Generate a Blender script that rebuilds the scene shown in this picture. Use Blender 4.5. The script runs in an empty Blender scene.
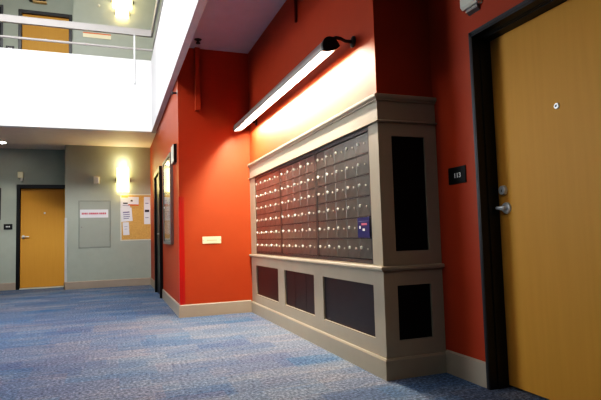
import bpy, bmesh, math, random
from mathutils import Vector, Matrix
random.seed(7)
S = bpy.context.scene
COL = S.collection
PI = math.pi

# ------------------------------------------------------------------ materials
def lin(c):
    return tuple((v / 12.92 if v <= .04045 else ((v + .055) / 1.055) ** 2.4) for v in (x / 255 for x in c)) + (1,)

def new_mat(name):
    m = bpy.data.materials.new(name)
    m.use_nodes = True
    nt = m.node_tree
    return m, nt, nt.nodes['Principled BSDF']

def mat(name, rgb, rough=.5, metal=0, vary=.06, scale=6, bump=0, bscale=120, spec=.5):
    """painted / moulded surface: base colour with a slow mottling and a fine bump"""
    m, nt, b = new_mat(name)
    N, L = nt.nodes, nt.links
    tc = N.new('ShaderNodeTexCoord')
    n = N.new('ShaderNodeTexNoise'); n.inputs['Scale'].default_value = scale; n.inputs['Detail'].default_value = 3
    L.new(tc.outputs['Object'], n.inputs['Vector'])
    r = N.new('ShaderNodeValToRGB')
    c = lin(rgb)
    r.color_ramp.elements[0].position = .3; r.color_ramp.elements[1].position = .7
    r.color_ramp.elements[0].color = tuple(v * (1 - vary) for v in c[:3]) + (1,)
    r.color_ramp.elements[1].color = tuple(min(1, v * (1 + vary)) for v in c[:3]) + (1,)
    L.new(n.outputs['Fac'], r.inputs['Fac']); L.new(r.outputs['Color'], b.inputs['Base Color'])
    b.inputs['Roughness'].default_value = rough; b.inputs['Metallic'].default_value = metal
    b.inputs['Specular IOR Level'].default_value = spec
    if bump:
        n2 = N.new('ShaderNodeTexNoise'); n2.inputs['Scale'].default_value = bscale
        L.new(tc.outputs['Object'], n2.inputs['Vector'])
        bp = N.new('ShaderNodeBump'); bp.inputs['Strength'].default_value = bump; bp.inputs['Distance'].default_value = .002
        L.new(n2.outputs['Fac'], bp.inputs['Height']); L.new(bp.outputs['Normal'], b.inputs['Normal'])
    return m

def wood_mat(name, rgb):
    m, nt, b = new_mat(name)
    N, L = nt.nodes, nt.links
    tc = N.new('ShaderNodeTexCoord')
    mp = N.new('ShaderNodeMapping'); mp.inputs['Scale'].default_value = (14, 14, .8)
    n = N.new('ShaderNodeTexNoise'); n.inputs['Scale'].default_value = 2.2; n.inputs['Detail'].default_value = 6
    r = N.new('ShaderNodeValToRGB'); c = lin(rgb)
    r.color_ramp.elements[0].position = .25; r.color_ramp.elements[1].position = .75
    r.color_ramp.elements[0].color = (c[0] * .97, c[1] * .96, c[2] * .95, 1)
    r.color_ramp.elements[1].color = (c[0] * 1.03, c[1] * 1.03, c[2] * 1.04, 1)
    L.new(tc.outputs['Object'], mp.inputs['Vector']); L.new(mp.outputs['Vector'], n.inputs['Vector'])
    L.new(n.outputs['Fac'], r.inputs['Fac']); L.new(r.outputs['Color'], b.inputs['Base Color'])
    b.inputs['Roughness'].default_value = .5
    b.inputs['Specular IOR Level'].default_value = .22
    return m

def emit_mat(name, rgb, strength):
    m, nt, b = new_mat(name)
    N, L = nt.nodes, nt.links
    b.inputs['Base Color'].default_value = lin(rgb)
    tc = N.new('ShaderNodeTexCoord'); n = N.new('ShaderNodeTexNoise'); n.inputs['Scale'].default_value = 3
    r = N.new('ShaderNodeValToRGB'); c = lin(rgb)
    r.color_ramp.elements[0].color = tuple(v * .97 for v in c[:3]) + (1,); r.color_ramp.elements[1].color = c
    L.new(tc.outputs['Object'], n.inputs['Vector']); L.new(n.outputs['Fac'], r.inputs['Fac'])
    L.new(r.outputs['Color'], b.inputs['Emission Color'])
    b.inputs['Emission Strength'].default_value = strength
    return m

def carpet_mat():
    m, nt, b = new_mat('patchwork_carpet')
    N, L = nt.nodes, nt.links
    tc = N.new('ShaderNodeTexCoord')
    def noise(scale, stretch, detail=2, rough=.5):
        mp = N.new('ShaderNodeMapping'); mp.inputs['Scale'].default_value = stretch
        n = N.new('ShaderNodeTexNoise'); n.inputs['Scale'].default_value = scale
        n.inputs['Detail'].default_value = detail; n.inputs['Roughness'].default_value = rough
        L.new(tc.outputs['Object'], mp.inputs['Vector']); L.new(mp.outputs['Vector'], n.inputs['Vector'])
        return n.outputs['Fac']
    def ramp(stops, fac):
        r = N.new('ShaderNodeValToRGB'); e = r.color_ramp.elements
        while len(e) < len(stops): e.new(.5)
        for k, (p, c) in enumerate(stops): e[k].position = p; e[k].color = c
        L.new(fac, r.inputs['Fac']); return r.outputs['Color']
    def mix(kind, f, a, c):
        x = N.new('ShaderNodeMix'); x.data_type = 'RGBA'; x.blend_type = kind
        if isinstance(f, float): x.inputs[0].default_value = f
        else: L.new(f, x.inputs[0])
        for s, v in ((6, a), (7, c)):
            if isinstance(v, tuple): x.inputs[s].default_value = v
            else: L.new(v, x.inputs[s])
        return x.outputs[2]
    blue, pale, mauve, grey, deep = lin(CARPET[0]), lin(CARPET[1]), lin(CARPET[2]), lin(CARPET[3]), lin(CARPET[4])
    def bricks(w, h, off, c1, c2, shift):
        mp = N.new('ShaderNodeMapping'); mp.inputs['Location'].default_value = shift
        br = N.new('ShaderNodeTexBrick'); br.offset = off
        br.inputs['Scale'].default_value = 1.0; br.inputs['Brick Width'].default_value = w
        br.inputs['Row Height'].default_value = h; br.inputs['Mortar Size'].default_value = 0
        br.inputs['Color1'].default_value = c1; br.inputs['Color2'].default_value = c2
        L.new(tc.outputs['Object'], mp.inputs['Vector']); L.new(mp.outputs['Vector'], br.inputs['Vector'])
        return br.outputs['Color']
    # carpet tiles and the woven blocks inside them, each of a tone of its own
    tiles = bricks(.92, .46, .5, blue, grey, (.2, .1, 0))
    blocks = bricks(.46, .23, .37, pale, deep, (.05, .07, 0))
    spots = bricks(.61, .31, .43, mauve, blue, (.31, .17, 0))
    bands = ramp([(.36, deep), (.48, blue), (.58, pale), (.70, mauve)], noise(1.6, (.8, 2.4, 1), 3, .6))
    col = mix('MIX', .4, tiles, bands)
    col = mix('MIX', .38, col, blocks)
    col = mix('MIX', .30, col, spots)
    fleck = ramp([(.32, (.25, .25, .27, 1)), (.5, (.8, .8, .8, 1)), (.68, (1.7, 1.66, 1.6, 1))], noise(48, (1, 1, 1), 4, .75))
    col = mix('MULTIPLY', 1.0, col, fleck)
    L.new(col, b.inputs['Base Color'])
    b.inputs['Roughness'].default_value = .95; b.inputs['Specular IOR Level'].default_value = .12
    bp = N.new('ShaderNodeBump'); bp.inputs['Strength'].default_value = .6; bp.inputs['Distance'].default_value = .006
    L.new(noise(90, (1, 1, 1), 2), bp.inputs['Height']); L.new(bp.outputs['Normal'], b.inputs['Normal'])
    return m

CARPET = [(76, 114, 152), (148, 154, 160), (128, 120, 138), (134, 136, 138), (60, 88, 128)]
M = dict(
    red=mat('red_wall_paint', (168, 66, 33), .5, spec=.3, vary=.03, bump=.08),
    red_guard=mat('red_plastic_guard', (168, 26, 18), .35, vary=.02),
    sage=mat('sage_grey_wall_paint', (163, 170, 158), .6, vary=.03, bump=.08),
    sage_dark=mat('sage_grey_satin_paint', (157, 163, 152), .45, vary=.02),
    white=mat('white_parapet_paint', (238, 238, 240), .6, vary=.01, bump=.05),
    soffit=mat('pale_soffit_paint', (236, 224, 208), .7, vary=.02),
    lilac=mat('lilac_grey_ceiling_paint', (186, 190, 204), .7, vary=.03),
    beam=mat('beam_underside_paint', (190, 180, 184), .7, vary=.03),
    taupe=mat('taupe_woodwork_paint', (160, 149, 130), .45, vary=.03, bump=.05),
    base=mat('taupe_baseboard_paint', (162, 149, 134), .45, vary=.03),
    laminate=mat('dark_laminate_panel', (46, 38, 38), .4, vary=.08, spec=.35),
    blackpanel=mat('black_mesh_panel', (9, 9, 10), .6, vary=.1, spec=.2),
    boxmetal=mat('bronze_mailbox_metal', (124, 121, 116), .3, metal=.8, vary=.08, scale=14),
    boxframe=mat('grey_mailbox_frame_metal', (84, 80, 78), .4, metal=.6, vary=.05),
    dark_gap=mat('mailbox_recess_black', (16, 14, 13), .8),
    chrome=mat('satin_chrome', (206, 206, 206), .3, metal=.35, vary=.03),
    lockmetal=mat('bright_lock_metal', (240, 238, 225), .35, metal=.2, vary=.03),
    tagmetal=mat('dull_tag_metal', (190, 184, 168), .4, metal=.3, vary=.03),
    blue=mat('blue_notice_card', (24, 30, 92), .4, vary=.1),
    pink=mat('pink_printed_band', (214, 110, 130), .5),
    wood=wood_mat('honey_maple_door_veneer', (204, 150, 68)),
    black=mat('black_satin_frame_paint', (16, 16, 18), .35, vary=.1),
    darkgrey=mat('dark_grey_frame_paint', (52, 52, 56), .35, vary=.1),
    plate=mat('black_room_plate', (14, 14, 15), .4, vary=.05),
    ink_white=mat('white_lettering', (232, 232, 226), .6, vary=.01),
    ink_grey=mat('grey_print', (120, 120, 150), .8),
    ink_dark=mat('dark_print', (70, 70, 80), .8),
    ink_red=mat('red_print', (196, 70, 84), .8),
    orange=mat('orange_print', (220, 96, 50), .8),
    paper=mat('white_paper', (226, 226, 230), .8, vary=.02),
    cream=mat('cream_plastic', (236, 226, 188), .45, vary=.02),
    alum=mat('brushed_aluminium', (150, 146, 142), .4, metal=.8, vary=.05),
    rail=mat('rail_pale_paint', (172, 166, 163), .5, vary=.03),
    cork=mat('tan_cork', (206, 162, 96), .9, vary=.14, scale=60, bump=.4),
    glass_dark=mat('dark_case_glass', (40, 44, 50), .12, vary=.1),
    device=mat('off_white_device_plastic', (214, 212, 196), .4, vary=.02),
    smoked=mat('black_lens_plastic', (12, 12, 13), .3),
    carpet=carpet_mat(),
    reflector=mat('white_lamp_reflector', (240, 238, 232), .5, vary=.01),
    tube=emit_mat('lit_fluorescent_tube', (255, 232, 204), 500),
    sconce=emit_mat('lit_sconce_glass', (255, 228, 150), 14),
    spot=emit_mat('lit_downlight_lens', (255, 250, 240), 30),
)

# ------------------------------------------------------------------ helpers
def box(bm, x0, x1, y0, y1, z0, z1):
    vs = [bm.verts.new((x, y, z)) for x in (x0, x1) for y in (y0, y1) for z in (z0, z1)]
    for f in ((0, 1, 3, 2), (4, 6, 7, 5), (0, 4, 5, 1), (2, 3, 7, 6), (0, 2, 6, 4), (1, 5, 7, 3)):
        bm.faces.new([vs[k] for k in f])
    return bm

def prism(bm, pts, axis, a, b):
    """closed profile pts (2D) swept along an axis from a to b; 2D order is (x,y,z) without that axis"""
    def v(p, t):
        q = list(p); q.insert('xyz'.index(axis), t); return bm.verts.new(q)
    A = [v(p, a) for p in pts]; B = [v(p, b) for p in pts]
    n = len(pts)
    bm.faces.new(A); bm.faces.new(B[::-1])
    for k in range(n): bm.faces.new((A[k], B[k], B[(k + 1) % n], A[(k + 1) % n]))
    return bm

def tube(bm, pts, r, seg=14):
    """round bar through a list of points; r is a radius or one per point"""
    pts = [Vector(p) for p in pts]
    rr = r if isinstance(r, (list, tuple)) else [r] * len(pts)
    rings = []
    for i, p in enumerate(pts):
        d = (pts[min(i + 1, len(pts) - 1)] - pts[max(i - 1, 0)]).normalized()
        up = Vector((0, 0, 1)) if abs(d.z) < .95 else Vector((1, 0, 0))
        a = d.cross(up).normalized(); b = d.cross(a)
        rings.append([bm.verts.new(p + (a * math.cos(t) + b * math.sin(t)) * rr[i]) for t in [2 * PI * k / seg for k in range(seg)]])
    for q in range(len(rings) - 1):
        for k in range(seg):
            bm.faces.new((rings[q][k], rings[q][(k + 1) % seg], rings[q + 1][(k + 1) % seg], rings[q + 1][k]))
    bm.faces.new(rings[0][::-1]); bm.faces.new(rings[-1])
    return bm

def frame_cells(bm, axis, d0, d1, us, zs, holes):
    """slab between depth d0 and d1 cut by the u and z lists, cells listed in holes left open"""
    for i in range(len(us) - 1):
        for j in range(len(zs) - 1):
            if (i, j) in holes: continue
            if axis == 'x': box(bm, d0, d1, us[i], us[i + 1], zs[j], zs[j + 1])
            else: box(bm, us[i], us[i + 1], d0, d1, zs[j], zs[j + 1])
    bmesh.ops.remove_doubles(bm, verts=bm.verts, dist=1e-5)
    # inner faces shared by two cells go
    seen = {}
    for f in bm.faces: seen.setdefault(tuple(sorted(v.index for v in f.verts)), []).append(f)
    bm.verts.index_update()
    seen = {}
    for f in bm.faces: seen.setdefault(tuple(sorted(v.index for v in f.verts)), []).append(f)
    dead = [f for fs in seen.values() if len(fs) > 1 for f in fs]
    bmesh.ops.delete(bm, geom=dead, context='FACES_ONLY')
    return bm

def bm_(): return bmesh.new()

def wpos(o):
    p = Vector((0, 0, 0))
    while o: p = p + o.location; o = o.parent
    return p

def obj(name, bm, m, parent=None, at=None, bevel=0, smooth=False, label=None):
    """one mesh object; geometry is written in room coordinates, `at` is where its origin goes"""
    bmesh.ops.recalc_face_normals(bm, faces=bm.faces)
    if bevel:
        es = [e for e in bm.edges if len(e.link_faces) == 2 and e.calc_face_angle(0) > .6]
        bmesh.ops.bevel(bm, geom=es, offset=bevel, segments=2, profile=.5, affect='EDGES', clamp_overlap=True)
    base = wpos(parent) if parent else Vector((0, 0, 0))
    o_w = Vector(at) if at is not None else (base if parent else None)
    if o_w is None:
        xs = [v.co for v in bm.verts]
        o_w = Vector((sum(c.x for c in xs) / len(xs), sum(c.y for c in xs) / len(xs), min(c.z for c in xs)))
    bmesh.ops.translate(bm, verts=bm.verts, vec=-o_w)
    me = bpy.data.meshes.new(name); bm.to_mesh(me); bm.free()
    ms = m if isinstance(m, (list, tuple)) else [m]
    for k in ms: me.materials.append(k)
    if smooth:
        for p in me.polygons: p.use_smooth = True
        if hasattr(me, 'set_sharp_from_angle'): me.set_sharp_from_angle(angle=.7)
    o = bpy.data.objects.new(name, me); COL.objects.link(o)
    o.parent = parent; o.location = o_w - base
    if label: o['label'] = label
    return o

def tag(o, label, cat, group=None):
    o['label'] = label; o['category'] = cat
    if group: o['group'] = group
    return o

def thing(name, loc, label, cat, group=None):
    o = bpy.data.objects.new(name, None); o.empty_display_size = .1
    COL.objects.link(o); o.location = loc
    return tag(o, label, cat, group)

def struct(name, bm, m, label=None, **k):
    o = obj(name, bm, m, **k); o['kind'] = 'structure'
    if label: o['label'] = label
    return o

def sroot(name, loc, label):
    o = bpy.data.objects.new(name, None); o.empty_display_size = .1
    COL.objects.link(o); o.location = loc; o['kind'] = 'structure'; o['label'] = label; return o

def dup(o, loc=None, parent=None):
    c = o.copy(); COL.objects.link(c); c.parent = parent
    if loc is not None: c.location = loc
    for ch in o.children: dup(ch, None, c)
    return c

def lettering(name, s, size, m, parent, pos, normal, wide=1.0):
    """writing as a thin mesh standing on a wall; normal is '-x' or '-y'"""
    cu = bpy.data.curves.new(name, 'FONT'); cu.body = s; cu.size = size; cu.extrude = .0006
    cu.align_x = 'CENTER'; cu.align_y = 'CENTER'; cu.offset = size * .026
    t = bpy.data.objects.new(name, cu); COL.objects.link(t)
    bpy.context.view_layer.update()
    me = bpy.data.meshes.new_from_object(t.evaluated_get(bpy.context.evaluated_depsgraph_get()))
    bpy.data.objects.remove(t)
    if normal == '-y': R = Matrix(((wide, 0, 0), (0, 0, -1), (0, 1, 0)))
    else: R = Matrix(((0, 0, -1), (-wide, 0, 0), (0, 1, 0)))
    for v in me.vertices: v.co = R @ v.co
    me.materials.clear(); me.materials.append(m)
    o = bpy.data.objects.new(name, me); COL.objects.link(o)
    o.parent = parent; o.location = Vector(pos) - (wpos(parent) if parent else Vector((0, 0, 0)))
    return o

# ------------------------------------------------------------------ room measures (metres)
XW, YN, YF = 2.128, 2.975, 6.407        # right wall, near end of the mailbox bay, end wall of the bay
XL, YB, YB2 = .768, 11.42, 12.08        # red side wall, grey back walls
XF, YP = .682, 9.718                    # balcony edges
ZS, ZC, ZU, ZT = 2.953, 3.368, 3.80, 4.30
XB = 1.682                              # red wall over the mailboxes
LEFT, REAR, TOP = -5.2, -4.2, 7.4

# ------------------------------------------------------------------ shell
struct('floor', box(bm_(), LEFT, XW + .3, REAR, YB2 + .2, -.12, 0), M['carpet'], 'blue grey patchwork carpet tile floor', at=(0, 0, 0))
b = bm_(); frame_cells(b, 'x', XW, XW + .3, [REAR, 1.60, 2.550, YF + .2], [0, 2.16, ZC], {(1, 0)})
struct('wall_right', b, M['red'], 'red wall with the maple room door')
struct('wall_far', box(bm_(), XL, XW, YF, YF + .2, 0, ZC), M['red'], 'red end wall of the mailbox bay')
struct('wall_side', box(bm_(), XL, XL + .2, YF + .2, YB + .2, 0, ZU), M['red'], 'red side wall running back to the hall')
struct('wall_mailbox', box(bm_(), XB, XW, YN + .035, YF, 1.86, ZC), M['red'], 'red wall above the mailbox cabinet')
struct('wall_back', box(bm_(), -.915, XL, YB, YB + .15, 0, ZS), M['sage'], 'grey green back wall with the corkboard')
struct('wall_return', box(bm_(), -.915, -.80, YB + .15, YB2, 0, ZS), M['sage'])
b = bm_(); frame_cells(b, 'y', YB2, YB2 + .15, [LEFT, -1.83, -.86, XL], [0, 2.13, ZS], {(1, 0)})
struct('wall_recess', b, M['sage'], 'grey wall of the door recess')
b = box(bm_(), XF + .076, XW, REAR, YF + .2, ZC, ZU)
struct('ceiling', b, M['lilac'], 'lilac grey ceiling over the mailbox bay')
b = box(bm_(), LEFT, XL, YP + .02, YB2 + .15, ZS, ZU)
struct('ceiling_hall', b, M['soffit'], 'pale underside of the balcony')
b = box(bm_(), LEFT, XF, YP, YP + .12, ZS - .001, ZT)
struct('wall_balcony', b, M['white'], 'white balcony parapet facing the lobby', bevel=.004)
b = box(bm_(), XF, XF + .076, REAR, YP + .12, ZS - .001, ZT)
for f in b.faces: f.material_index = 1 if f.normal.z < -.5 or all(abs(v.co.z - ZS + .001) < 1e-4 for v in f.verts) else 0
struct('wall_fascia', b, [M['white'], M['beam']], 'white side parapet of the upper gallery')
struct('floor_gallery', box(bm_(), XL + .2, XW, YF + .2, YB, ZS, ZU), M['lilac'])
# upper storey
struct('wall_upper_back', box(bm_(), -.765, XW, YB, YB + .15, ZU, TOP), M['sage'])
struct('wall_upper_return', box(bm_(), -.765, -.66, YB + .15, YB2, ZU, TOP), M['sage'])
b = bm_(); frame_cells(b, 'y', YB2, YB2 + .15, [LEFT, -1.83, -.89, -.66], [ZU, 5.93, TOP], {(1, 0)})
struct('wall_upper_recess', b, M['sage'])
struct('wall_upper_right', box(bm_(), XW, XW + .2, REAR, YB, ZC, TOP), M['sage'])
struct('wall_left', box(bm_(), LEFT - .2, LEFT, REAR, YB2, 0, TOP), M['sage'])
struct('wall_front', box(bm_(), LEFT, XW, REAR - .2, REAR, 0, TOP), M['sage'])
struct('ceiling_upper', box(bm_(), LEFT, XW, REAR, YB2, TOP, TOP + .2), M['white'])

# baseboards: chamfered top
def base_x(name, x, y0, y1, side):   # runs along y, on a wall at x; side -1 = room lies towards -x
    t = .016 * side
    pts = [(x, 0), (x + t, 0), (x + t, .142), (x + t * .35, .152), (x, .152)]
    return struct(name, prism(bm_(), pts, 'y', y0, y1), M['base'])
def base_y(name, y, x0, x1):
    pts = [(y, 0), (y - .016, 0), (y - .016, .142), (y - .006, .152), (y, .152)]
    return struct(name, prism(bm_(), pts, 'x', x0, x1), M['base'])
base_x('baseboard_right', XW, 2.570, YN, -1)
base_y('baseboard_far', YF, XL, 1.653)
base_x('baseboard_side', XL, YF - .016, 8.66, -1)
base_x('baseboard_hall', XL, 9.80, YB, -1)
base_y('baseboard_back', YB, -.931, XL)
base_x('baseboard_return', -.915, YB - .016, YB2, -1)
base_y('baseboard_recess', YB2, LEFT, -1.893)

# ------------------------------------------------------------------ doors
def lever_set(root, c, n):
    """rose and lever; c = centre on the leaf, n = '-x' or '-y'"""
    b = bm_()
    if n == '-x':
        x, y, z = c
        tube(b, [(x, y, z), (x - .012, y, z)], [.036, .033], 24)
        h = obj('door_handle', b, M['chrome'], root, at=c, smooth=True)
        b = tube(bm_(), [(x - .012, y, z), (x - .032, y, z), (x - .036, y + .010, z), (x - .036, y + .046, z + .002)], [.014, .014, .014, .012], 14)
    else:
        x, y, z = c
        tube(b, [(x, y, z), (x, y - .012, z)], [.036, .033], 24)
        h = obj('door_handle', b, M['chrome'], root, at=c, smooth=True)
        b = tube(bm_(), [(x, y - .012, z), (x, y - .05, z), (x + .012, y - .056, z), (x + .115, y - .056, z + .004)], [.013, .012, .012, .009], 14)
    obj('lever', b, M['chrome'], h, smooth=True)

# room door, right wall
d1 = sroot('door_1', (2.25, 2.08, 0), 'maple veneer room door in a black metal frame')
zt = 2.19
b = bm_()
prof = [(2.108, 2.568), (2.108, 2.542), (2.165, 2.542), (2.165, 2.535), (2.185, 2.535), (2.185, 2.542), (2.30, 2.542), (2.30, 2.549), (2.127, 2.549), (2.127, 2.568)]
prism(b, prof, 'z', 0, zt)
prism(b, [(x, 1.60 + 2.550 - y) for x, y in prof][::-1], 'z', 0, zt)
hp = [(2.108, 2.19), (2.108, 2.158), (2.165, 2.158), (2.165, 2.154), (2.185, 2.154), (2.185, 2.148), (2.30, 2.148), (2.30, 2.159), (2.127, 2.159), (2.127, 2.19)]
b2 = bm_()
A = [b.verts.new((x, 2.567, z)) for x, z in hp]; B = [b.verts.new((x, 1.583, z)) for x, z in hp]
b.faces.new(A); b.faces.new(B[::-1])
for k in range(len(hp)): b.faces.new((A[k], B[k], B[(k + 1) % len(hp)], A[(k + 1) % len(hp)]))
b2.free()
obj('door_frame', b, M['black'], d1)
# outer edge of the casing, painted grey to look lit
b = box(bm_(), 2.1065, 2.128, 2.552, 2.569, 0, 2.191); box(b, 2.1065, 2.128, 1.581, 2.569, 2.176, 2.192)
obj('lit_frame_edge', b, M['darkgrey'], d1, label='outer edge of the black door frame, coloured grey as if lit')
leaf = obj('door_leaf', box(bm_(), 2.25, 2.294, 1.612, 2.560, .012, 2.146), M['wood'], d1, bevel=.002)
lever_set(d1, (2.25, 2.476, 1.082), '-x')
c = (2.25, 2.495, 1.192)
b = tube(bm_(), [c, (c[0] - .018, c[1], c[2])], [.031, .027], 24)
db = obj('deadbolt', b, M['chrome'], d1, at=c, smooth=True)
obj('keyhole', box(bm_(), c[0] - .0195, c[0] - .017, c[1] - .002, c[1] + .002, c[2] - .011, c[2] + .004), M['smoked'], db)
c = (2.25, 2.062, 1.608)
b = tube(bm_(), [c, (c[0] - .007, c[1], c[2])], [.018, .015], 20)
p = obj('peephole', b, M['chrome'], d1, at=c, smooth=True)
obj('lens', tube(bm_(), [(c[0] - .006, c[1], c[2]), (c[0] - .009, c[1], c[2])], .007, 16), M['smoked'], p)

# doors in the back recesses
def hall_door(name, z0, x0, x1, label):
    d = sroot(name, ((x0 + x1) / 2, YB2, z0), label)
    b = bm_(); t = .066
    for a, c in ((x0, x0 + t), (x1 - t, x1)): box(b, a, c, YB2 - .022, YB2 + .11, z0, z0 + 2.194)
    box(b, x0 + t, x1 - t, YB2 - .022, YB2 + .11, z0 + 2.118, z0 + 2.194)
    obj('door_frame', b, M['black'], d, bevel=.003)
    obj('door_leaf', box(bm_(), x0 + t + .004, x1 - t - .004, YB2 + .03, YB2 + .075, z0 + .03, z0 + 2.115), M['wood'], d, bevel=.002)
    obj('door_gap_strip', box(bm_(), x0 + t, x1 - t, YB2 + .0, YB2 + .1, z0 + .001, z0 + .022), M['device'], d)  # pale strip standing in for light leaking under the door
    lever_set(d, (x0 + .125, YB2 + .03, z0 + 1.09), '-y')
    c = (-1.365, YB2 + .03, z0 + 1.589)
    obj('peephole', tube(bm_(), [c, (c[0], c[1] - .008, c[2])], [.02, .017], 18), M['chrome'], d, smooth=True)
    return d
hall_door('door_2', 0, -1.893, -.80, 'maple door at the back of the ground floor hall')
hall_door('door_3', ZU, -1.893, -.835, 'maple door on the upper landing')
# dark doorway on the red side wall
d4 = sroot('door_4', (XL, 9.23, 0), 'black framed doorway in the red side wall')
b = bm_()
for a, c in ((8.66, 8.74), (9.72, 9.80)): box(b, XL - .05, XL, a, c, 0, 2.17)
box(b, XL - .05, XL, 8.74, 9.72, 2.09, 2.17)
obj('door_frame', b, M['black'], d4, bevel=.004)
obj('door_leaf', box(bm_(), XL - .012, XL, 8.74, 9.72, .012, 2.09), M['black'], d4)
c = (XL - .012, 8.82, 1.05)
h = obj('door_handle', tube(bm_(), [c, (c[0] - .012, c[1], c[2])], .03, 18), M['chrome'], d4, at=c)
obj('lever', tube(bm_(), [(c[0] - .01, c[1], c[2]), (c[0] - .045, c[1], c[2]), (c[0] - .05, c[1] + .1, c[2])], .01, 10), M['chrome'], h)

# ------------------------------------------------------------------ mailbox cabinet
XC, YC = 1.670, 2.990
cab = thing('mailbox_cabinet', (1.9, 4.7, 0), 'long taupe panelled built-in cabinet holding the mailboxes against the red wall', 'cabinet')
PY = [YC, 3.136, 4.037, 4.244, 5.070, 5.294, 6.186, YF]      # lower stiles
b = frame_cells(bm_(), 'x', XC, XC + .03, PY, [.12, .243, .60, .705], {(1, 1), (3, 1), (5, 1)})
obj('lower_frame', b, M['taupe'], cab)
b = frame_cells(bm_(), 'x', XC, XC + .03, [YC, 3.125, 6.169, YF], [.725, .741, 1.698, 1.86], {(1, 1)})
obj('upper_frame', b, M['taupe'], cab)
SX = [XC + .03, 1.772, 2.032, XW]
b = frame_cells(bm_(), 'y', YC, YC + .03, SX, [.12, .243, .60, .705], {(1, 1)})
frame_cells(b, 'y', YC, YC + .03, SX, [.725, .829, 1.606, 1.86], {(1, 1)})
obj('side_frame', b, M['taupe'], cab)
# bevelled corner post where the two faces meet
obj('carcass', box(bm_(), XC + .045, XW - .002, YC + .045, YF - .002, .02, 1.855), M['dark_gap'], cab)
for a, c, seams in ((3.136, 4.037, 0), (4.244, 5.070, 2), (5.294, 6.186, 0)):
    b = bm_()
    n = 3 if seams else 1
    cuts = [a, c] if not seams else [a, a + .24, a + .55, c]
    for q in range(n):
        g = .0025 if seams else 0
        box(b, XC + .016, XC + .03, cuts[q] + (g if q else 0), cuts[q + 1] - (g if q < n - 1 else 0), .243, .60)
    if seams: box(b, XC + .024, XC + .032, a, c, .243, .60)
    obj('front_panel', b, M['laminate'], cab, label='dark laminate panel with two upright seams' if seams else None)
obj('side_panel', box(bm_(), 1.772, 2.032, YC + .016, YC + .03, .243, .60), M['blackpanel'], cab, label='small black lower panel on the cabinet end')
obj('side_panel', box(bm_(), 1.772, 2.032, YC + .016, YC + .03, .829, 1.606), M['blackpanel'], cab, label='tall black upper panel on the cabinet end')

def wrap(bm, prof):
    """moulding profile (out, z) carried along the front face and round the near end to the right wall"""
    rows = []
    for o_, z in prof:
        rows.append([bm.verts.new((XC - o_, YF, z)), bm.verts.new((XC - o_, YC - o_, z)), bm.verts.new((XW, YC - o_, z))])
    n = len(rows)
    for k in range(n):
        a, c = rows[k], rows[(k + 1) % n]
        for s in (0, 1): bm.faces.new((a[s], a[s + 1], c[s + 1], c[s]))
    bm.faces.new([r[0] for r in rows]); bm.faces.new([r[2] for r in rows][::-1])
    return bm
obj('plinth', wrap(bm_(), [(-.02, 0), (.017, 0), (.017, .122), (.010, .135), (-.02, .135)]), M['taupe'], cab)
obj('ledge', wrap(bm_(), [(-.02, .698), (.012, .698), (.014, .704), (.028, .708), (.031, .716), (.029, .727), (.022, .732), (-.02, .732)]), M['taupe'], cab)
obj('moulding', wrap(bm_(), [(0, 1.6985), (.018, 1.6985), (.021, 1.701), (.021, 1.706), (.004, 1.715), (0, 1.715)]), M['taupe'], cab)
obj('cornice', wrap(bm_(), [(-.02, 1.846), (.012, 1.846), (.013, 1.854), (.024, 1.862), (.028, 1.870), (.028, 1.884), (.024, 1.888), (-.02, 1.888)]), M['taupe'], cab)

# three mailbox banks of 30 little doors each
UW = (6.169 - 3.125) / 3
Z0, Z1 = .741, 1.698
FX = XC + .008                                   # front of the doors
def bank_name(y): return (XC + .03, y + UW / 2, Z0)
def make_bank(y):
    root = thing('mailbox_bank', bank_name(y), '', 'mailbox', 'banks of mailboxes in the cabinet')
    b = bm_()
    e = .022; g = .0012
    box(b, FX - .003, FX + .03, y + g, y + e, Z0 + g, Z1 - g); box(b, FX - .003, FX + .03, y + UW - e, y + UW - g, Z0 + g, Z1 - g)
    box(b, FX - .003, FX + .03, y + e, y + UW - e, Z0 + g, Z0 + .028); box(b, FX - .003, FX + .03, y + e, y + UW - e, Z1 - .030, Z1 - g)
    rows = [Z0 + .028 + (Z1 - Z0 - .058) * k / 6 for k in range(7)]
    for z in rows[1:-1]: box(b, FX - .002, FX + .01, y + e, y + UW - e, z - .004, z + .004)
    obj('bank_frame', b, M['boxframe'], root)
    obj('back_plate', box(bm_(), FX + .016, FX + .03, y + e, y + UW - e, Z0 + .02, Z1 - .02), M['dark_gap'], root)
    dw = (UW - 2 * e) / 5; dh = rows[1] - rows[0]
    b = bm_(); yc, zc = y + e + dw / 2, rows[0] + dh / 2
    box(b, FX, FX + .016, yc - dw / 2 + .0025, yc + dw / 2 - .0025, zc - dh / 2 + .006, zc + dh / 2 - .006)
    first = obj('mailbox_door', b, M['boxmetal'], root, at=(FX, yc, zc), bevel=.002)
    # the key lock sits towards the far (left) edge, the round number tag towards the near (right) edge
    b = tube(bm_(), [(FX, yc + dw * .30, zc + .008), (FX - .010, yc + dw * .30, zc + .008)], [.0085, .0072], 12)
    for v in b.verts: v.co.z = zc + .008 + (v.co.z - zc - .008) * 1.45
    k = obj('lock', b, M['lockmetal'], first, at=(FX, yc + dw * .30, zc + .008), smooth=True)
    b = tube(bm_(), [(FX, yc - dw * .20, zc), (FX - .005, yc - dw * .20, zc)], [.0075, .0065], 12)
    obj('number_tag', b, M['tagmetal'], first, at=(FX, yc - dw * .20, zc), smooth=True)
    base = first.location.copy()
    for r in range(6):
        for q in range(5):
            if r == 0 and q == 0: continue
            dup(first, base + Vector((0, q * dw, r * dh)), root)
    return root, dw, dh, rows
near, dw, dh, rows = make_bank(3.125)
near['label'] = 'bronze metal mailbox bank nearest the room door, with the blue notice card'
mid = dup(near, Vector(bank_name(3.125 + UW)))
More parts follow.
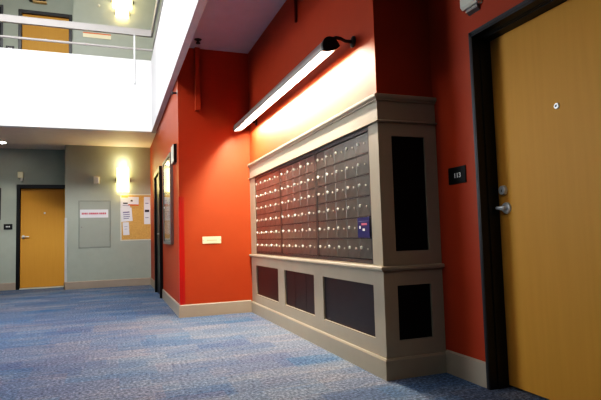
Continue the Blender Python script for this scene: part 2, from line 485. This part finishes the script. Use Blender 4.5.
mid['label'] = 'middle of the three metal mailbox banks in the taupe cabinet'
far = dup(near, Vector(bank_name(3.125 + 2 * UW)))
far['label'] = 'reddish mailbox bank at the far left end, next to the red end wall'
# blue notice card stuck over one door of the near bank (second row up, nearest column)
yk, zk = 3.125 + .022 + dw / 2, rows[1] + dh / 2
card = thing('notice_card', (FX - .004, yk, zk - .066), 'dark blue card with a pink band over one mailbox door', 'card')
obj('card', box(bm_(), FX - .0125, FX - .011, yk - dw / 2 + .004, yk + dw / 2 - .008, zk - .07, zk + .072), M['blue'], card)
obj('printed_band', box(bm_(), FX - .0135, FX - .0125, yk - dw * .28, yk + dw * .14, zk + .018, zk + .032), M['pink'], card)
b = bm_(); box(b, FX - .0135, FX - .0125, yk - dw * .10, yk + dw * .06, zk - .022, zk - .006); box(b, FX - .0135, FX - .0125, yk + dw * .22, yk + dw * .32, zk - .006, zk + .014)
obj('printed_mark', b, M['ink_white'], card)
obj('printed_line', box(bm_(), FX - .0135, FX - .0125, yk - dw * .40, yk + dw * .38, zk + .044, zk + .048), M['ink_grey'], card)

# ------------------------------------------------------------------ wall light over the mailboxes
lamp = thing('wall_light', (XB, 4.75, 2.34), 'long black and grey linear wall light glowing above the mailboxes', 'light')
LY0, LY1 = 3.335, 6.20
CX_, CZ_, TILT = 1.494, 2.310, math.radians(20)
def rot(u, v):                                  # lamp section, tilted so that it throws its light at the wall
    return (CX_ + u * math.cos(TILT) - v * math.sin(TILT), CZ_ + u * math.sin(TILT) + v * math.cos(TILT))
def dome(k, d=0): return [rot(-.066 * k * math.cos(PI * t / 14), .076 * k * math.sin(PI * t / 14) + d) for t in range(15)]
housing = dome(1) + [rot(.068, -.012), rot(.065, -.012)] + dome(.955)[::-1] + [rot(-.063, -.004), rot(-.066, -.004)]
obj('housing', prism(bm_(), housing, 'y', LY0, LY1), M['alum'], lamp)
refl = dome(.95) + [rot(.0645, -.010), rot(.062, -.010)] + dome(.92)[::-1] + [rot(-.0605, -.003), rot(-.0625, -.003)]
obj('reflector', prism(bm_(), refl, 'y', LY0 + .002, LY1 - .002), M['reflector'], lamp)
capf = dome(1.06) + [rot(.071, -.010), rot(.045, -.022), rot(0, -.026), rot(-.045, -.020), rot(-.070, -.008)]
obj('end_cap', prism(bm_(), capf, 'y', LY0 - .03, LY0), M['black'], lamp, bevel=.004)
obj('end_cap', prism(bm_(), capf, 'y', LY1, LY1 + .02), M['darkgrey'], lamp, bevel=.004)
tx, tz = rot(-.004, .040)
obj('tube', tube(bm_(), [(tx, LY0 + .03, tz), (tx, LY1 - .03, tz)], .014, 12), M['tube'], lamp, smooth=True)
for yb in (3.325, 6.06):
    br = obj('bracket', tube(bm_(), [(1.50, yb, 2.365), (1.54, yb, 2.388), (1.575, yb, 2.388), (1.61, yb, 2.374), (1.64, yb, 2.372), (1.672, yb, 2.374)], [.020, .016, .013, .012, .014, .014], 14), M['black'], lamp, at=(XB, yb, 2.374), smooth=True)
    obj('wall_rose', tube(bm_(), [(1.664, yb, 2.374), (1.672, yb, 2.374), (1.682, yb, 2.374)], [.030, .042, .042], 22), M['black'], br, smooth=True)

# ------------------------------------------------------------------ right wall fittings
pl = thing('room_number_sign', (XW, 2.772, 1.262), 'small square black plate reading 113 on the red wall beside the room door', 'sign')
obj('plate', box(bm_(), XW - .008, XW, 2.684, 2.860, 1.262, 1.372), M['plate'], pl, bevel=.002)
lettering('room_number', '113', .044, M['ink_white'], pl, (XW - .0085, 2.765, 1.314), '-x', 1.15)
ch = thing('door_chime', (XW, 2.526, 2.31), 'white chime unit with a stepped lower edge above the near maple door', 'door chime')
obj('chime_box', prism(bm_(), [(XW, 2.345), (XW - .035, 2.345), (XW - .05, 2.365), (XW - .05, 2.50), (XW, 2.50)], 'y', 2.455, 2.60), M['device'], ch, bevel=.004)
obj('chime_foot', prism(bm_(), [(XW, 2.308), (XW - .022, 2.325), (XW - .022, 2.345), (XW, 2.345)], 'y', 2.475, 2.575), M['alum'], ch)

# ------------------------------------------------------------------ end wall fittings
pt = thing('sign_plate', (1.163, YF, .884), 'small cream plate screwed to the red end wall left of the mailboxes', 'sign')
obj('plate', box(bm_(), 1.046, 1.280, YF - .012, YF, .884, .972), M['cream'], pt, bevel=.003)
obj('printed_line', box(bm_(), 1.10, 1.225, YF - .0125, YF - .0115, .921, .931), mat('faded_tan_print', (206, 186, 130), .7), pt)
for x in (1.058, 1.268): obj('screw', tube(bm_(), [(x, YF - .012, .928), (x, YF - .014, .928)], .005, 10), M['alum'], pt)
tag(obj('hanging_conduit_cover', box(bm_(), .978, 1.042, YF - .05, YF, 2.56, ZC), M['red'], bevel=.004), 'square red painted conduit cover hanging from the ceiling on the end wall', 'conduit')
b = prism(bm_(), [(XL - .006, YF - .006), (XL + .058, YF - .006), (XL + .058, YF), (XL, YF), (XL, YF + .058), (XL - .006, YF + .058)], 'z', .153, 1.47)
tag(obj('corner_guard', b, M['red_guard']), 'bright red plastic guard on the corner of the red walls', 'corner guard')
b = prism(bm_(), [(-.921, YB - .006), (-.875, YB - .006), (-.875, YB), (-.915, YB), (-.915, YB + .05), (-.921, YB + .05)], 'z', .153, 1.45)
tag(obj('corner_guard', b, mat('pale_grey_guard', (190, 192, 188), .35)), 'pale grey guard strip on the grey wall corner beside the hall door', 'corner guard')
sp = thing('ceiling_sprinkler', (.98, 6.098, ZC), 'small dark sprinkler under the lilac ceiling by the red end wall', 'sprinkler')
obj('escutcheon', tube(bm_(), [(.98, 6.098, ZC), (.98, 6.098, ZC - .012)], [.045, .03], 20), M['darkgrey'], sp, smooth=True)
obj('sprinkler_head', tube(bm_(), [(.98, 6.098, ZC - .012), (.98, 6.098, ZC - .04), (.98, 6.098, ZC - .042), (.98, 6.098, ZC - .05)], [.012, .012, .028, .028], 16), M['black'], sp, smooth=True)
ws = thing('wall_sprinkler', (XL, 6.43, 2.79), 'small metal sidewall sprinkler at the top corner of the red side wall', 'sprinkler')
obj('escutcheon', tube(bm_(), [(XL, 6.46, 2.79), (XL - .01, 6.46, 2.79)], [.035, .028], 16), M['alum'], ws, smooth=True)
obj('sprinkler_head', tube(bm_(), [(XL - .01, 6.46, 2.79), (XL - .055, 6.46, 2.785), (XL - .057, 6.46, 2.785), (XL - .065, 6.46, 2.785)], [.012, .012, .026, .026], 14), M['darkgrey'], ws, smooth=True)
tag(obj('hanging_conduit_pipe', tube(bm_(), [(XB - .016, 4.505, 3.01), (XB - .016, 4.505, ZC)], .013, 12), mat('dark_red_pipe_paint', (120, 26, 16), .5), smooth=True), 'thin dark red pipe dropping from the ceiling down the wall above the light', 'pipe')

# ------------------------------------------------------------------ red side wall fittings
nc = thing('notice_case', (XL, 7.55, .89), 'tall glazed notice case with a metal frame on the red side wall', 'notice case')
b = bm_()
for a, c in ((7.02, 7.06), (8.06, 8.10)): box(b, XL - .045, XL, a, c, .885, 2.13)
for a, c in ((.885, .925), (2.09, 2.13)): box(b, XL - .045, XL, 7.06, 8.06, a, c)
obj('case_frame', b, M['alum'], nc, bevel=.003)
obj('glass_front', box(bm_(), XL - .034, XL, 7.06, 8.06, .925, 2.09), M['glass_dark'], nc)
obj('case_lock', tube(bm_(), [(XL - .045, 7.75, 1.42), (XL - .06, 7.75, 1.42)], .012, 12), M['chrome'], nc)
sd = thing('alarm_strobe', (XL, 6.72, 1.93), 'black and grey alarm unit high on the red side wall near its corner', 'alarm')
obj('strobe_body', box(bm_(), XL - .036, XL, 6.58, 6.84, 1.93, 2.165), M['smoked'], sd, bevel=.003)
obj('strobe_face', box(bm_(), XL - .046, XL - .036, 6.582, 6.838, 1.935, 2.16), M['device'], sd, bevel=.003)

obj('mounting_plate', box(bm_(), XL - .004, XL, 6.575, 6.845, 1.925, 2.17), M['alum'], sd)
obj('mounting_plate', box(bm_(), XW - .004, XW, 2.451, 2.604, 2.341, 2.504), M['device'], ch)

# ------------------------------------------------------------------ back wall fittings
pa = thing('access_panel', (-.351, YB, .82), 'grey painted flush access panel with a notice on the back wall', 'panel')
b = bm_(); x0, x1, z0, z1 = -.664, -.038, .822, 1.804
for a, c in ((x0, x0 + .022), (x1 - .022, x1)): box(b, a, c, YB - .01, YB, z0, z1)
for a, c in ((z0, z0 + .022), (z1 - .022, z1)): box(b, x0 + .022, x1 - .022, YB - .01, YB, a, c)
obj('panel_frame', b, mat('darker_grey_panel_edge', (143, 149, 140), .5), pa, bevel=.002)  # panel edge slightly darker than the wall paint
dr = obj('panel_door', box(bm_(), x0 + .026, x1 - .026, YB - .006, YB, z0 + .026, z1 - .026), M['sage_dark'], pa)
obj('latch', tube(bm_(), [(x0 + .06, YB - .006, 1.25), (x0 + .06, YB - .011, 1.25)], .014, 12), M['alum'], dr)
pn = thing('paper_notice', (-.36, YB - .006, 1.445), 'white strip notice with a red printed line on the grey access panel', 'notice')
obj('sheet', box(bm_(), -.631, -.09, YB - .0085, YB - .0065, 1.446, 1.615), M['paper'], pn)
b = bm_(); x = -.60; random.seed(3)
while x < -.14:
    w = random.uniform(.018, .034); box(b, x, min(x + w, -.125), YB - .0095, YB - .0085, 1.512, 1.552); x += w + (.008 if random.random() < .75 else .022)
obj('printed_line', b, M['ink_red'], pn)
dv = thing('alarm_strobe', (-.317, YB, 2.16), 'small white alarm unit on the grey back wall left of the sconce', 'alarm')
obj('strobe_body', box(bm_(), -.372, -.262, YB - .045, YB, 2.15, 2.30), M['device'], dv, bevel=.006)
obj('strobe_lens', box(bm_(), -.30, -.27, YB - .06, YB - .045, 2.17, 2.28), M['paper'], dv, bevel=.004)

def sconce(z, label, tiers):
    x = .206
    r = thing('wall_sconce', (x, YB, z), label, 'wall light', 'glowing wall sconces on the back walls')
    obj('back_plate', box(bm_(), x - .05, x + .05, YB - .02, YB, z + .12, z + .40), M['alum'], r, bevel=.003)
    for z0, z1, rad in tiers:
        b = bm_(); n = 16
        rim = [(x - rad * math.cos(PI * k / n), YB - .012 - rad * .95 * math.sin(PI * k / n)) for k in range(n + 1)]
        inn = [(x + (px - x) * .94, YB - .012 + (py - YB + .012) * .94) for px, py in rim][::-1]
        prism(b, rim + inn, 'z', z0, z1)
        sh = obj('shade', b, M['sconce'], r, smooth=True)
        for s in (-1, 1):
            zc = (z0 + z1) / 2
            xs = sorted((x + s * rad, x + s * (rad + .028)))
            obj('clip', box(bm_(), xs[0], xs[1], YB - .06, YB, zc - .05, zc + .05), M['alum'], sh, bevel=.003)
    return r
sconce(1.98, 'glowing half round wall sconce above the corkboard downstairs', [(1.985, 2.495, .118)])
sconce(5.76, 'glowing two tier wall sconce upstairs behind the balcony rail', [(5.775, 5.99, .13), (5.99, 6.30, .20)])

cb = thing('corkboard', (.5, YB, .95), 'tan corkboard with a pale metal frame on the grey back wall', 'noticeboard')
b = bm_(); x0, x1, z0, z1 = .150, XL - .002, .950, 1.935
box(b, x0, x0 + .022, YB - .0122, YB, z0, z1); box(b, x1 - .0, x1 + .001, YB - .0122, YB, z0, z1)
for a, c in ((z0, z0 + .022), (z1 - .022, z1)): box(b, x0 + .022, x1, YB - .0122, YB, a, c)
obj('board_frame', b, M['device'], cb)
obj('cork_sheet', box(bm_(), x0 + .022, x1, YB - .010, YB, z0 + .022, z1 - .022), M['cork'], cb)
def paper(cx, cz, w, h, rot, layer, label, marks):
    r = thing('pinned_paper', (cx, YB - (.0112 + .0022 * layer), cz - h / 2), label, 'paper', 'papers pinned to the corkboard')
    y = YB - (.0120 + .0022 * layer)
    def put(name, u0, u1, v0, v1, yy, m):
        b = box(bm_(), cx + u0 * w / 2, cx + u1 * w / 2, yy - .0008, yy, cz + v0 * h / 2, cz + v1 * h / 2)
        bmesh.ops.rotate(b, verts=b.verts, cent=(cx, y, cz), matrix=Matrix.Rotation(rot, 3, 'Y'))
        return obj(name, b, m, r)
    put('sheet', -1, 1, -1, 1, y, M['paper'])
    for nm, u0, u1, v0, v1, m in marks: put(nm, u0, u1, v0, v1, y - .0009, M[m])
paper(.252, 1.74, .185, .24, .03, 0, 'white flyer at the upper left corner of the corkboard',
      [('printed_heading', -.5, .6, -.1, .15, 'ink_dark'), ('printed_line', -.6, .7, -.45, -.35, 'ink_grey')])
paper(.272, 1.50, .225, .285, -.09, 1, 'large white flyer with grey blue print at the left of the corkboard',
      [('printed_heading', -.6, .6, .25, .45, 'ink_grey'), ('printed_line', -.6, .6, -.05, .08, 'ink_grey'), ('printed_line', -.6, .6, -.35, -.22, 'ink_grey'), ('printed_line', -.6, .4, -.62, -.5, 'ink_grey')])
paper(.41, 1.785, .22, .185, .03, 2, 'white flyer with an orange lower band near the top of the corkboard',
      [('printed_heading', -.5, -.1, -.1, .3, 'ink_dark'), ('printed_band', -.9, 1, -1, -.72, 'orange')])
paper(.262, 1.205, .125, .27, -.04, 0, 'small tall white slip at the lower left of the corkboard',
      [('printed_line', -.5, .5, .3, .36, 'ink_grey'), ('printed_line', -.5, .3, -.1, -.04, 'ink_grey')])
paper(.692, 1.585, .128, .585, 0, 0, 'long white notice on the right of the corkboard by the red wall',
      [('printed_heading', -.75, .7, -.12, .06, 'ink_dark'), ('printed_line', -.6, .5, .5, .56, 'ink_grey'), ('printed_line', -.6, .5, -.55, -.5, 'ink_grey')])

def recess_bits(z0, where):
    p = thing('room_number_sign', (-2.045, YB2, z0 + 1.25), 'small black number plate left of the maple door ' + where, 'sign', 'number plates in the door recess')
    obj('plate', box(bm_(), -2.125, -1.965, YB2 - .01, YB2, z0 + 1.252, z0 + 1.367), M['plate'], p, bevel=.002)
    b = bm_()
    for k in range(3): box(b, -2.085 + k * .028, -2.067 + k * .028, YB2 - .0106, YB2 - .0098, z0 + 1.297, z0 + 1.325)
    obj('room_number', b, M['ink_white'], p)
recess_bits(0, 'in the ground floor hall'); recess_bits(ZU, 'on the upper landing')
obj('mounting_plate', box(bm_(), -.376, -.258, YB - .004, YB, 2.146, 2.304), M['device'], dv)
dc = thing('door_chime', (-1.82, YB2, 2.28), 'cream chime unit above the left corner of the ground floor hall door', 'door chime')
obj('chime_box', box(bm_(), -1.875, -1.77, YB2 - .05, YB2, 2.33, 2.46), M['cream'], dc, bevel=.006)
obj('chime_foot', box(bm_(), -1.825, -1.775, YB2 - .035, YB2, 2.27, 2.33), M['device'], dc, bevel=.004)
obj('mounting_plate', box(bm_(), -1.879, -1.766, YB2 - .004, YB2, 2.326, 2.464), M['device'], dc)
def wall_frame(z0, z1, label):
    f = thing('picture_frame', (-2.5, YB2, z0), label, 'picture')
    b = bm_()
    for a, c in ((-2.84, -2.80), (-2.22, -2.18)): box(b, a, c, YB2 - .03, YB2, z0, z1)
    for a, c in ((z0, z0 + .04), (z1 - .04, z1)): box(b, -2.80, -2.22, YB2 - .03, YB2, a, c)
    obj('frame', b, M['darkgrey'], f); obj('picture', box(bm_(), -2.80, -2.22, YB2 - .012, YB2, z0 + .04, z1 - .04), M['glass_dark'], f)
wall_frame(1.454, 2.12, 'dark picture frame at the far left of the ground floor hall wall')
wall_frame(5.0, 6.04, 'tall dark frame at the far left of the upper landing wall')
ex = thing('exit_sign', (-1.52, YB2, 6.16), 'dark hanging sign with an amber underside above the upstairs door', 'sign')
obj('sign_body', box(bm_(), -1.685, -1.36, YB2 - .09, YB2, 6.185, 6.42), M['smoked'], ex, bevel=.008)
obj('sign_underside', box(bm_(), -1.61, -1.345, YB2 - .10, YB2 - .01, 6.165, 6.192), mat('amber_plastic', (216, 178, 118), .5), ex)  # plain amber colour, nothing emits here
us = thing('notice_board_strip', (-.30, YB, 5.27), 'cream strip notice with a red upper edge behind the balcony rail', 'notice')
obj('mounting_strip', box(bm_(), -.575, -.03, YB - .003, YB, 5.276, 5.374), M['alum'], us)
obj('strip', box(bm_(), -.58, -.025, YB - .012, YB, 5.272, 5.378), M['cream'], us)
obj('printed_band', box(bm_(), -.58, -.025, YB - .0135, YB - .012, 5.355, 5.378), M['orange'], us)
tag(obj('fire_sprinkler', tube(bm_(), [(-.268, YB, 5.996), (-.268, YB - .012, 5.996), (-.268, YB - .03, 5.996)], [.03, .03, .012], 14), M['device'], smooth=True), 'tiny white round sprinkler cap on the upstairs grey wall', 'sprinkler')
dl = thing('downlight', (-2.06, 11.306, ZS), 'lit round downlight in the pale ceiling of the ground floor hall', 'ceiling light')
obj('trim_ring', tube(bm_(), [(-2.06, 11.306, ZS), (-2.06, 11.306, ZS - .012)], [.115, .105], 28), M['soffit'], dl, smooth=True)
obj('lens', tube(bm_(), [(-2.06, 11.306, ZS - .012), (-2.06, 11.306, ZS - .016)], .088, 28), M['spot'], dl)

# ------------------------------------------------------------------ balcony railings
rl = thing('balcony_railing', (-2.2, YP, ZU), 'pale metal railing with a flat cap along the front of the white balcony', 'railing')
obj('top_rail', box(bm_(), LEFT, XF + .035, YP - .045, YP + .015, 4.748, 4.872), M['rail'], rl, bevel=.004)
obj('mid_rail', tube(bm_(), [(LEFT, YP - .02, 4.49), (XF + .02, YP - .02, 4.49)], .022, 12), M['rail'], rl, smooth=True)
for x in (.383, -2.2, -4.6): obj('post', box(bm_(), x - .014, x + .014, YP - .045, YP - .001, 3.83, 4.75), M['white'], rl, bevel=.002)
sr = thing('side_railing', (XF, 4, ZU), 'pale metal railing along the upper gallery on the right of the lobby', 'railing')
obj('top_rail', box(bm_(), XF - .004, XF + .035, REAR, YP - .046, 4.748, 4.872), M['rail'], sr, bevel=.004)
obj('mid_rail', tube(bm_(), [(XF + .036, REAR, 4.52), (XF + .036, YP - .05, 4.52)], .016, 12), M['rail'], sr, smooth=True)
for y in (-3, -.5, 2, 4.5): obj('post', box(bm_(), XF - .03, XF - .001, y - .014, y + .014, 3.83, 4.75), M['white'], sr, bevel=.002)

# ------------------------------------------------------------------ light
def area(name, loc, target, sx, sy, power, rgb):
    l = bpy.data.lights.new(name, 'AREA'); l.shape = 'RECTANGLE'; l.size = sx; l.size_y = sy
    l.energy = power; l.color = rgb
    o = bpy.data.objects.new(name, l); COL.objects.link(o); o.location = loc
    o.rotation_euler = (Vector(target) - Vector(loc)).to_track_quat('-Z', 'Y').to_euler()
    return o
area('daylight_front', (-2.4, -3.9, 5.6), (-1.0, 6, 2.6), 5.0, 2.6, 110, (.86, .93, 1))
f = area('daylight_side', (-5.0, 6.3, 2.4), (2.1, 2.6, 2.4), 4.0, 2.2, 118, (.90, .95, 1)); f.data.spread = math.radians(100)
f = area('skylight', (-2.6, 5.6, 7.2), (-2.4, 6.0, 0), 3.6, 6.5, 118, (.9, .95, 1)); f.data.spread = math.radians(70)
f = area('added_parapet_fill', (-2.2, 4.2, 6.4), (-.7, 9.7, 3.8), 2.6, 1.8, 95, (1, .98, .96)); f.data.spread = math.radians(70)  # added lamp that whitens the balcony parapet, not a fitting of the gallery
f = area('added_parapet_fill', (-3.6, 4.6, 6.0), (.68, 5.6, 3.75), 4.0, 1.2, 60, (1, .98, .96)); f.data.spread = math.radians(60)  # second added lamp, whitens the side parapet
def bulb(name, loc, power, rgb, kind='POINT', size=.06):
    l = bpy.data.lights.new(name, kind); l.energy = power; l.color = rgb; l.shadow_soft_size = size
    if kind == 'SPOT': l.spot_size = math.radians(105); l.spot_blend = .5
    o = bpy.data.objects.new(name, l); COL.objects.link(o); o.location = loc
bulb('sconce_bulb', (.206, YB - .13, 2.60), 5, (1, .82, .45))
bulb('upper_sconce_bulb', (.206, YB - .16, 6.42), 5, (1, .84, .48))
bulb('downlight_bulb', (-2.06, 11.306, 2.90), 34, (1, .96, .88), 'SPOT')
w = bpy.data.worlds.new('world'); S.world = w; w.use_nodes = True
w.node_tree.nodes['Background'].inputs['Color'].default_value = (.6, .7, .9, 1)
w.node_tree.nodes['Background'].inputs['Strength'].default_value = .05

# ------------------------------------------------------------------ camera
cd = bpy.data.cameras.new('camera'); cam = bpy.data.objects.new('camera', cd); COL.objects.link(cam)
cd.sensor_fit = 'HORIZONTAL'; cd.sensor_width = 36; cd.lens = 36 * 510.4 / 601
Rv = Vector((.93849674, -.34409343, -.02869799)); Uv = Vector((.00284701, -.07539891, .99714939)); Fv = Vector((.34527635, .93590316, .06978199))
Mx = Matrix(((Rv.x, Uv.x, -Fv.x, 0), (Rv.y, Uv.y, -Fv.y, 0), (Rv.z, Uv.z, -Fv.z, .95), (0, 0, 0, 1)))
cam.matrix_world = Mx
cd.clip_start = .05
S.camera = cam
S.view_settings.view_transform = 'Standard'
S.view_settings.look = 'None'
S.view_settings.exposure = 0
# camera-like tone: a soft toe
S.view_settings.use_curve_mapping = True
cm = S.view_settings.curve_mapping
c = cm.curves[3]
c.points[0].location = (0, 0); c.points[1].location = (1, 1)
for p in ((.012, .0048), (.04, .024), (.12, .108), (.4, .44)): c.points.new(*p)
cm.update()
S.cycles.max_bounces = 8
S.cycles.use_denoising = True
S.cycles.sample_clamp_indirect = 6
